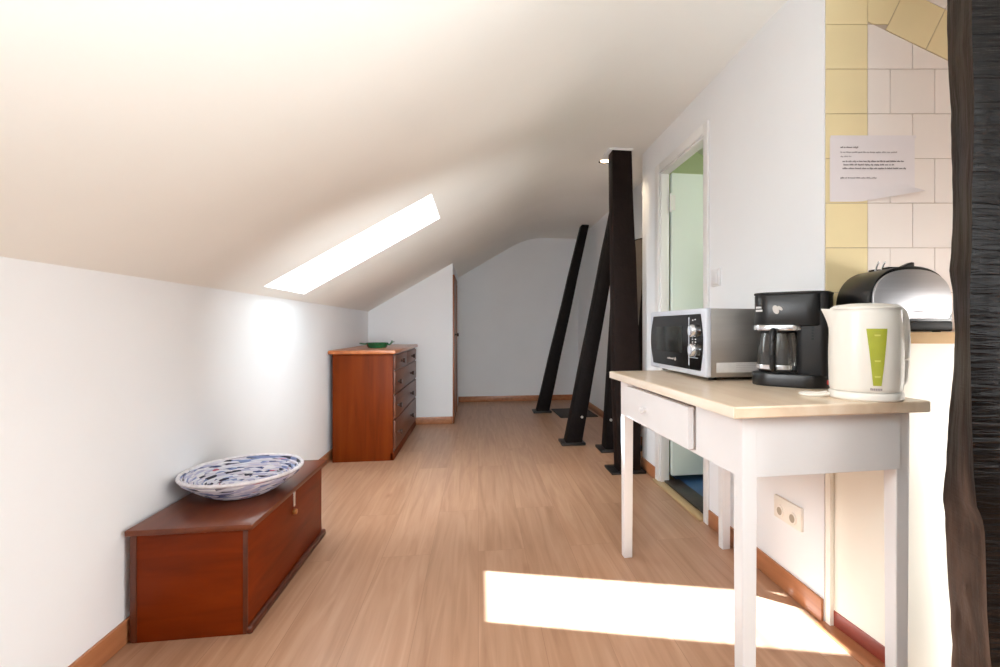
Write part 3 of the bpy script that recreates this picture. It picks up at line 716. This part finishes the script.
# emblem: a small cup/bean shape with leaf, and label strips on the curved head front
em = MB()
fy = -hd-.0025
for ang_, ex, ez, rx_, rz_ in ((.35, -.032, .236, .0085, .014), (-.7, -.020, .240, .009, .0045)):
    em.prism([(ex+rx_*math.cos(t_)*math.cos(ang_)-rz_*math.sin(t_)*math.sin(ang_), ez+rx_*math.cos(t_)*math.sin(ang_)+rz_*math.sin(t_)*math.cos(ang_)) for t_ in [2*PI*q/20 for q in range(20)]], fy, fy+.006, 'y')
em.build('emblem', M['label'], cm)
mk_ = MB()
Rm = Matrix.Translation((-.0830, -.0590, -.022)) @ Matrix.Rotation(-.61, 4, 'Z')
mk_.box(-.013, .010, -.003, .004, .263, .269, mat=Rm); mk_.box(-.013, .013, -.003, .004, .253, .259, mat=Rm)
mk_.build('brand_mark', M['white_ink'], cm)
for k in range(14): MB().box(.064, .070, -hd+.012, -hd+.018, .145+k*.0085, .150+k*.0085).build('level_mark', M['mw_screen'], cm)
cc = (-.040, -.014, .042)
jug = MB().lathe([(.001, .0), (.054, .0), (.060, .010), (.062, .030), (.060, .065), (.053, .105), (.049, .124)], c=cc, seg=40, cap=False)
jo = jug.build('glass_jug', M['glass'], cm)
MB().lathe([(.0605, .008), (.0632, .010), (.0642, .022), (.0632, .024)], c=cc, seg=40, cap=False).build('jug_base_band', M['chrome'], jo)
MB().lathe([(.046, .122), (.053, .123), (.055, .128), (.052, .142), (.03, .149), (.001, .150)], c=cc, seg=40, cap=False).build('jug_lid', M['black'], jo)
MB().tube([(cc[0]+.004, cc[1]-.046, cc[2]+.128), (cc[0]+.004, cc[1]-.074, cc[2]+.128), (cc[0]+.004, cc[1]-.082, cc[2]+.105), (cc[0]+.004, cc[1]-.083, cc[2]+.05), (cc[0]+.004, cc[1]-.078, cc[2]+.016), (cc[0]+.004, cc[1]-.062, cc[2]+.014)], .0095).build('jug_handle', M['black'], jo)
MB().box(.093, .113, -.040, -.023, .012, .026, .002).build('switch', M['red'], cm)

# ================================================================== KETTLE
kt = thing('electric_kettle', 'cream white electric kettle with lime level gauge at the near table corner', 'kettle', (.985, 1.157, THt), -.60)
# local: +y back (away), spout towards -x, front -y
KH = .228
MB().lathe([(.001, .0), (.080, .0), (.084, .004), (.084, .016), (.080, .021), (.001, .021)], seg=48, cap=False).build('power_base', M['kettle'], kt)
def kring(z):
    q = (z-.022)/(KH-.022); return .0815+.005*math.sin(q*PI*.9)-.006*q
tbm = bmesh.new(); rows_ = []; seg = 64
zs_ = [.022, .027]+[.035+(KH-.045)*k/14 for k in range(15)]+[KH-.003, KH]
for z in zs_:
    q = (z-.022)/(KH-.022); r0 = kring(z)*(.97 if z == .022 else 1)*(.985 if z == KH else 1); row = []
    for i in range(seg):
        a = 2*PI*i/seg; r_ = r0
        # pouring lip: pull out towards -x near the rim
        da = abs((a-PI+PI) % (2*PI)-PI); da = abs(((a-PI)+PI) % (2*PI)-PI)
        lip = max(0, 1-da/.42)**1.4*max(0, (q-.72)/.28)**1.5*.024
        row.append(tbm.verts.new(((r_+lip)*math.cos(a), (r_+lip)*math.sin(a), z+lip*.12)))
    rows_.append(row)
for a, b in zip(rows_, rows_[1:]):
    for i in range(seg): tbm.faces.new((a[i], a[(i+1) % seg], b[(i+1) % seg], b[i]))
tbm.faces.new(rows_[0][::-1]); tbm.faces.new(rows_[-1])
km = MB(); km._merge(tbm); km.build('body', M['kettle'], kt)
MB().lathe([(.079, KH-.001), (.079, KH+.004), (.070, KH+.010), (.04, KH+.014), (.001, KH+.015)], seg=48, cap=False).build('lid', M['kettle'], kt)
ha = math.radians(27); hp_ = [(.068, KH-.004), (.088, KH-.004), (.100, KH-.022), (.1045, .15), (.102, .09), (.096, .045), (.080, .038)]
MB().tube([(r_*math.cos(ha), r_*math.sin(ha), z) for r_, z in hp_], .0115, seg=14).build('handle', M['kettle'], kt)
# tapered gauge following the curved body, facing front-right
def curved(pts, off, a_c):
    t_ = bmesh.new(); v0 = []; 
    for (s_1, z) in pts:
        r_ = kring(z)+off; a = a_c+s_1/r_; v0.append(t_.verts.new((r_*math.cos(a), r_*math.sin(a), z)))
    return t_, v0
def gauge(a_c, z0_, z1_, w0, w1, off, n=14, m_=6):
    t_ = bmesh.new(); R_ = []
    for i in range(n+1):
        q = i/n; z = z0_+(z1_-z0_)*q; w_ = w0+(w1-w0)*q; r_ = kring(z)+off
        R_.append([t_.verts.new((r_*math.cos(a_c+(j/m_-.5)*w_/r_), r_*math.sin(a_c+(j/m_-.5)*w_/r_), z)) for j in range(m_+1)])
    for a, b in zip(R_, R_[1:]):
        for j in range(m_): t_.faces.new((a[j], a[j+1], b[j+1], b[j]))
    return t_
AC = -PI/2+.20
g_ = MB(); g_._merge(gauge(AC, .040, .178, .018, .046, .0015)); go = g_.build('level_gauge', M['green_gauge'], kt)
for z in (.06, .098, .16):
    g_ = MB(); g_._merge(gauge(AC, z, z+.004, .012, .014, .0022, 1, 3)); g_.build('gauge_mark', M['lime_mark'], go)
g_ = MB()
for k in range(7): g_._merge(gauge(AC-.16+k*.045, .0285, .0335 if k else .0345, .003, .003, .0012, 1, 1))
g_.build('brand_mark', M['grey_ink'], kt)
MB().tube([(-.080, -.02, .008), (-.105, -.035, .005), (-.135, -.03, .0045), (-.150, -.005, .0045), (-.135, .016, .0045), (-.105, .016, .0045), (-.085, .008, .010)], .004, seg=8).build('power_cord', M['kettle'], kt)

# ================================================================== KITCHEN COUNTER (own orientation)
BX, TPC = 1.112, 1.33
By = (TPC-BX*sy)/cy
cab = thing('base_cabinet', 'cream kitchen base cabinet panel between the table and the rough post', 'cabinet', (BX, 1.3, 0))
loc = lambda p: (p[0]-BX, p[1]-1.3)
p_far = (BX, (TP-BX*sy)/cy-.002); Xr = 2.0
p_far = (1.094, (TP-1.094*sy)/cy-.002)
foot = [p_far, (BX, By), cam2room(Xr, TPC), cam2room(Xr, TP-.003)]
MB().prism([loc(p) for p in foot], 0, .888, 'z').build('carcass', M['cabinet'], cab, smooth=False)
pf2 = [(p_far[0]-.003, p_far[1]), (BX-.003, By+.012), (BX+.004, By+.012), (p_far[0]+.004, p_far[1])]
MB().prism([loc(p) for p in pf2], .004, .052, 'z').build('plinth', M['plinth'], cab, smooth=False)
MB().box(1.080-BX, 1.0935-BX, p_far[1]-.022-1.3, p_far[1]-1.3, 0, .720, .001).build('filler_strip', M['cabinet'], cab, smooth=False)
wt = MB().prism([(cx_-BX, cy_-1.3) for cx_, cy_ in [(BX-.008, (TP-(BX-.008)*sy)/cy-.006), (BX-.008, (TPC-.012-(BX-.008)*sy)/cy), cam2room(Xr, TPC-.012), cam2room(Xr, TP-.006)]], .8885, .9185, 'z', bev=.002).build('worktop', M['worktop'], loc=(BX, 1.3, 0))
tag(wt, 'pale wooden worktop under the toaster, on the cream cabinet', 'worktop')

# ================================================================== TOASTER
tX, tY = .995, 1.457
rx, ry = cam2room(tX, tY)
ts = thing('toaster', 'black toaster with brushed steel side on the wooden worktop', 'toaster', (rx, ry, .9185), -YAW)
hx, y0_, y1_, th = .116, -.085, .092, .183
def arch(hx, z0_, z1_, rl, k=10, pw=2.4):
    pts = [(-hx+.01, z0_), (hx-.01, z0_), (hx, z0_+.02)]
    n_ = 36
    for i in range(n_+1):
        a = PI*i/n_
        c_, s_ = math.cos(a), math.sin(a)
        x = hx*math.copysign(abs(c_)**(2/pw), c_); z = (z0_+.05)+(z1_-z0_-.05)*abs(s_)**(2/pw)
        pts.append((x, z))
    pts.append((-hx, z0_+.02)); return pts
MB().prism(arch(hx, .014, th, .05), y0_+.010, y1_-.004, 'y', bev=.004).build('body', M['black'], ts)
MB().prism(arch(hx-.008, .036, th-.010, .05), y0_+.002, y0_+.012, 'y', bev=.003).build('steel_side', M['steel'], ts)
MB().prism(arch(hx-.008, .036, th-.010, .05), y1_-.006, y1_+.002, 'y', bev=.003).build('steel_side', M['steel'], ts)
MB().box(-hx+.004, hx-.004, y0_+.004, y1_-.002, .002, .030, .004).build('base', M['black_matte'], ts)
for x in (-hx+.03, hx-.03):
    for y in (y0_+.03, y1_-.03): MB().cyl((x, y, 0), (x, y, .01), .010, seg=14).build('foot', M['black_matte'], ts)
for y in (-.028, .034): MB().box(-.040, .040, y-.013, y+.013, th-.004, th+.0015, .001).build('bread_slot', M['mw_glass'], ts)
for x in (-.034, -.016): MB().tube([(x-.006, .015, th-.006), (x-.003, .012, th+.010), (x, .010, th+.019), (x+.001, .010, th+.022)], .0028, seg=6).build('rack_wire', M['chrome'], ts)
MB().prism([(-.03, th-.006), (.012, th-.004), (.012, th+.010), (.004, th+.011), (-.012, th+.004)], y0_+.012, y0_+.03, 'y', bev=.002).build('lift_lever', M['black'], ts)
bk = MB()
for k in range(8): bk.box(.000+k*.0042, .003+k*.0042, y0_+.0010, y0_+.003, .055, .0582)
bk.build('brand_mark', M['grey_ink'], ts)

# ================================================================== NOTICE on tiles
nt_ = thing('paper_notice', 'white printed paper notice in a clear sleeve taped to the kitchen tiles', 'notice', (*cam2room(sx_(873), TP), zx_(170)), -YAW)
ns = lambda u: sx_(u)-sx_(873)
nz = lambda v: zx_(v)-zx_(170)
tbm = bmesh.new(); R_ = []
nU, nV = 16, 14
for j in range(nV+1):
    row = []
    for i in range(nU+1):
        a, b_ = i/nU, j/nV
        u = 829+(913.5-829)*a; v = 138+(202-138)*b_
        curl = max(0, b_-.78)/.22*max(0, a-.35)/.65
        u += 5.5*curl; v -= 9*curl
        row.append(tbm.verts.new((ns(u), -.005-.022*curl, nz(v))))
    R_.append(row)
for a, b_ in zip(R_, R_[1:]):
    for i in range(nU): tbm.faces.new((a[i], a[i+1], b_[i+1], b_[i]))
pm = MB(); pm._merge(tbm); po = pm.build('sheet', M['paper'], nt_)
MB().box(ns(830), ns(915), -.0048, -.0032, nz(138.5), nz(136)).build('tape', M['paper'], nt_)
def words(u0, u1, v, hgt, mat, seed):
    rnd = random.Random(seed); m_ = MB(); u = u0
    while u < u1:
        n_ = rnd.choice((2, 3, 4, 5, 6, 7))
        for k in range(n_):
            if u > u1: break
            tall = rnd.random()
            top = hgt*(1.0 if tall < .3 else .68); bot = -hgt*.3 if tall > .9 else 0
            m_.box(ns(u), ns(u+.62), -.0062, -.0054, nz(v-bot), nz(v-top)); u += .86
        u += .75
    m_.build('printed_line', mat, po)
words(839.5, 857, 148.6, 1.5, M['dark_ink'], 1)
words(839.5, 896, 153.4, 1.3, M['grey_ink'], 2)
words(839.5, 851, 157.6, 1.2, M['grey_ink'], 3)
words(841.5, 902.5, 162.6, 1.5, M['dark_ink'], 4)
words(842.5, 893, 166.0, 1.5, M['dark_ink'], 5)
words(841.5, 904, 169.6, 1.5, M['dark_ink'], 6)
words(839.5, 843, 179.0, 1.5, M['dark_ink'], 7); words(843.5, 876, 179.0, 1.3, M['grey_ink'], 8)

# ================================================================== LIGHT
def lamp(name, kind, loc, energy, color=(1, 1, 1), target=None, size=None, size_y=None, **kw):
    l = bpy.data.lights.new(name, kind); l.energy = energy; l.color = color
    o = bpy.data.objects.new(name, l); C.objects.link(o); o.location = loc
    if target is not None: o.rotation_euler = (Vector(target)-Vector(loc)).to_track_quat('-Z', 'Y').to_euler()
    if kind == 'AREA':
        l.shape = 'RECTANGLE'; l.size = size; l.size_y = size_y
    for k, v in kw.items(): setattr(l, k, v)
    return o
sun = lamp('sun_lamp', 'SUN', (-3, 6, 5), 30, (.68, .86, 1)); sun.rotation_euler = Vector((.832, -.755, -1)).to_track_quat('-Z', 'Y').to_euler(); sun.data.angle = .009
lamp('table_fill_lamp', 'AREA', (-.72, .62, 1.16), 4, (.94, .97, 1), (.6, 1.75, .45), .5, .35, spread=1.75)  # added fill for the table's left face, no skylight opening here
lamp('room_fill_lamp', 'AREA', (-.05, 1.75, .85), 8, (.9, .96, 1), (-.5, 6, .75), .9, .5, spread=2.0)  # added one-sided fill for the far partition, floats unseen mid-room
lamp('rear_fill_lamp', 'AREA', (.1, -1.6, 1.1), 1, (.86, .94, 1), (-.1, 1.2, 1.2), 2.0, 1.4)  # unseen fill from behind the camera, the back wall has no window
lamp('ceiling_fill_lamp', 'AREA', (.25, -.55, .30), 21, (.84, .94, 1), (.15, .05, 2.0), 1.2, .7, spread=1.7)  # added upward fill to brighten the ceiling, no such fitting
lamp('skylight_daylight_lamp', 'AREA', ((a0+b0)/2-.516*.12+.05, (SY0+SY1)/2-.02, (a1+b1)/2+.857*.12), 1.5, (.80, .91, 1), ((a0+b0)/2+.30, (SY0+SY1)/2+.8, (a1+b1)/2-.7), .34, .60, spread=2.5)
lamp('cabinet_fill_lamp', 'AREA', (2.5, .35, .55), 13, (1, .98, .95), (1.25, 1.3, .25), .8, .7, spread=1.5)  # added fill for the cream cabinet, no window stands there
lamp('left_wall_fill_lamp', 'AREA', (1.15, .25, 1.25), 2.9, (.95, .98, 1), (-1.05, 1.3, .50), .6, .8, spread=1.75)  # unseen fill aimed at the left wall, not a real fitting
lamp('bathroom_lamp', 'POINT', (1.75, 2.15, 1.9), 11, (1, .98, .92), shadow_soft_size=.15)
lamp('spot_lamp', 'SPOT', (.866, 3.365, ZC-.02), 10, (1, .80, .55), (.95, 3.36, 0), spot_size=2.3, spot_blend=.6, shadow_soft_size=.03)

wd = bpy.data.worlds.new('sky'); bpy.context.scene.world = wd; wd.use_nodes = True
N = wd.node_tree.nodes; bg = N['Background']; bg.inputs['Strength'].default_value = 7.5; bg.inputs['Color'].default_value = (.88, .94, 1, 1)

# ================================================================== CAMERA
cd = bpy.data.cameras.new('camera'); cam = bpy.data.objects.new('camera', cd); C.objects.link(cam)
cd.sensor_width = 36; cd.lens = F/1000*36; cd.shift_x = -(U0-500)/1000; cd.shift_y = -(333.5-V0)/1000; cd.clip_start = .05
cam.location = (0, 0, EYE); cam.rotation_euler = (PI/2, 0, -YAW)
sc = bpy.context.scene; sc.camera = cam
sc.view_settings.view_transform = 'Standard'; sc.view_settings.look = 'None'; sc.view_settings.exposure = .50
sc.cycles.max_bounces = 12; sc.cycles.diffuse_bounces = 8; sc.cycles.transparent_max_bounces = 12
sc.cycles.use_denoising = True; sc.cycles.sample_clamp_indirect = 25
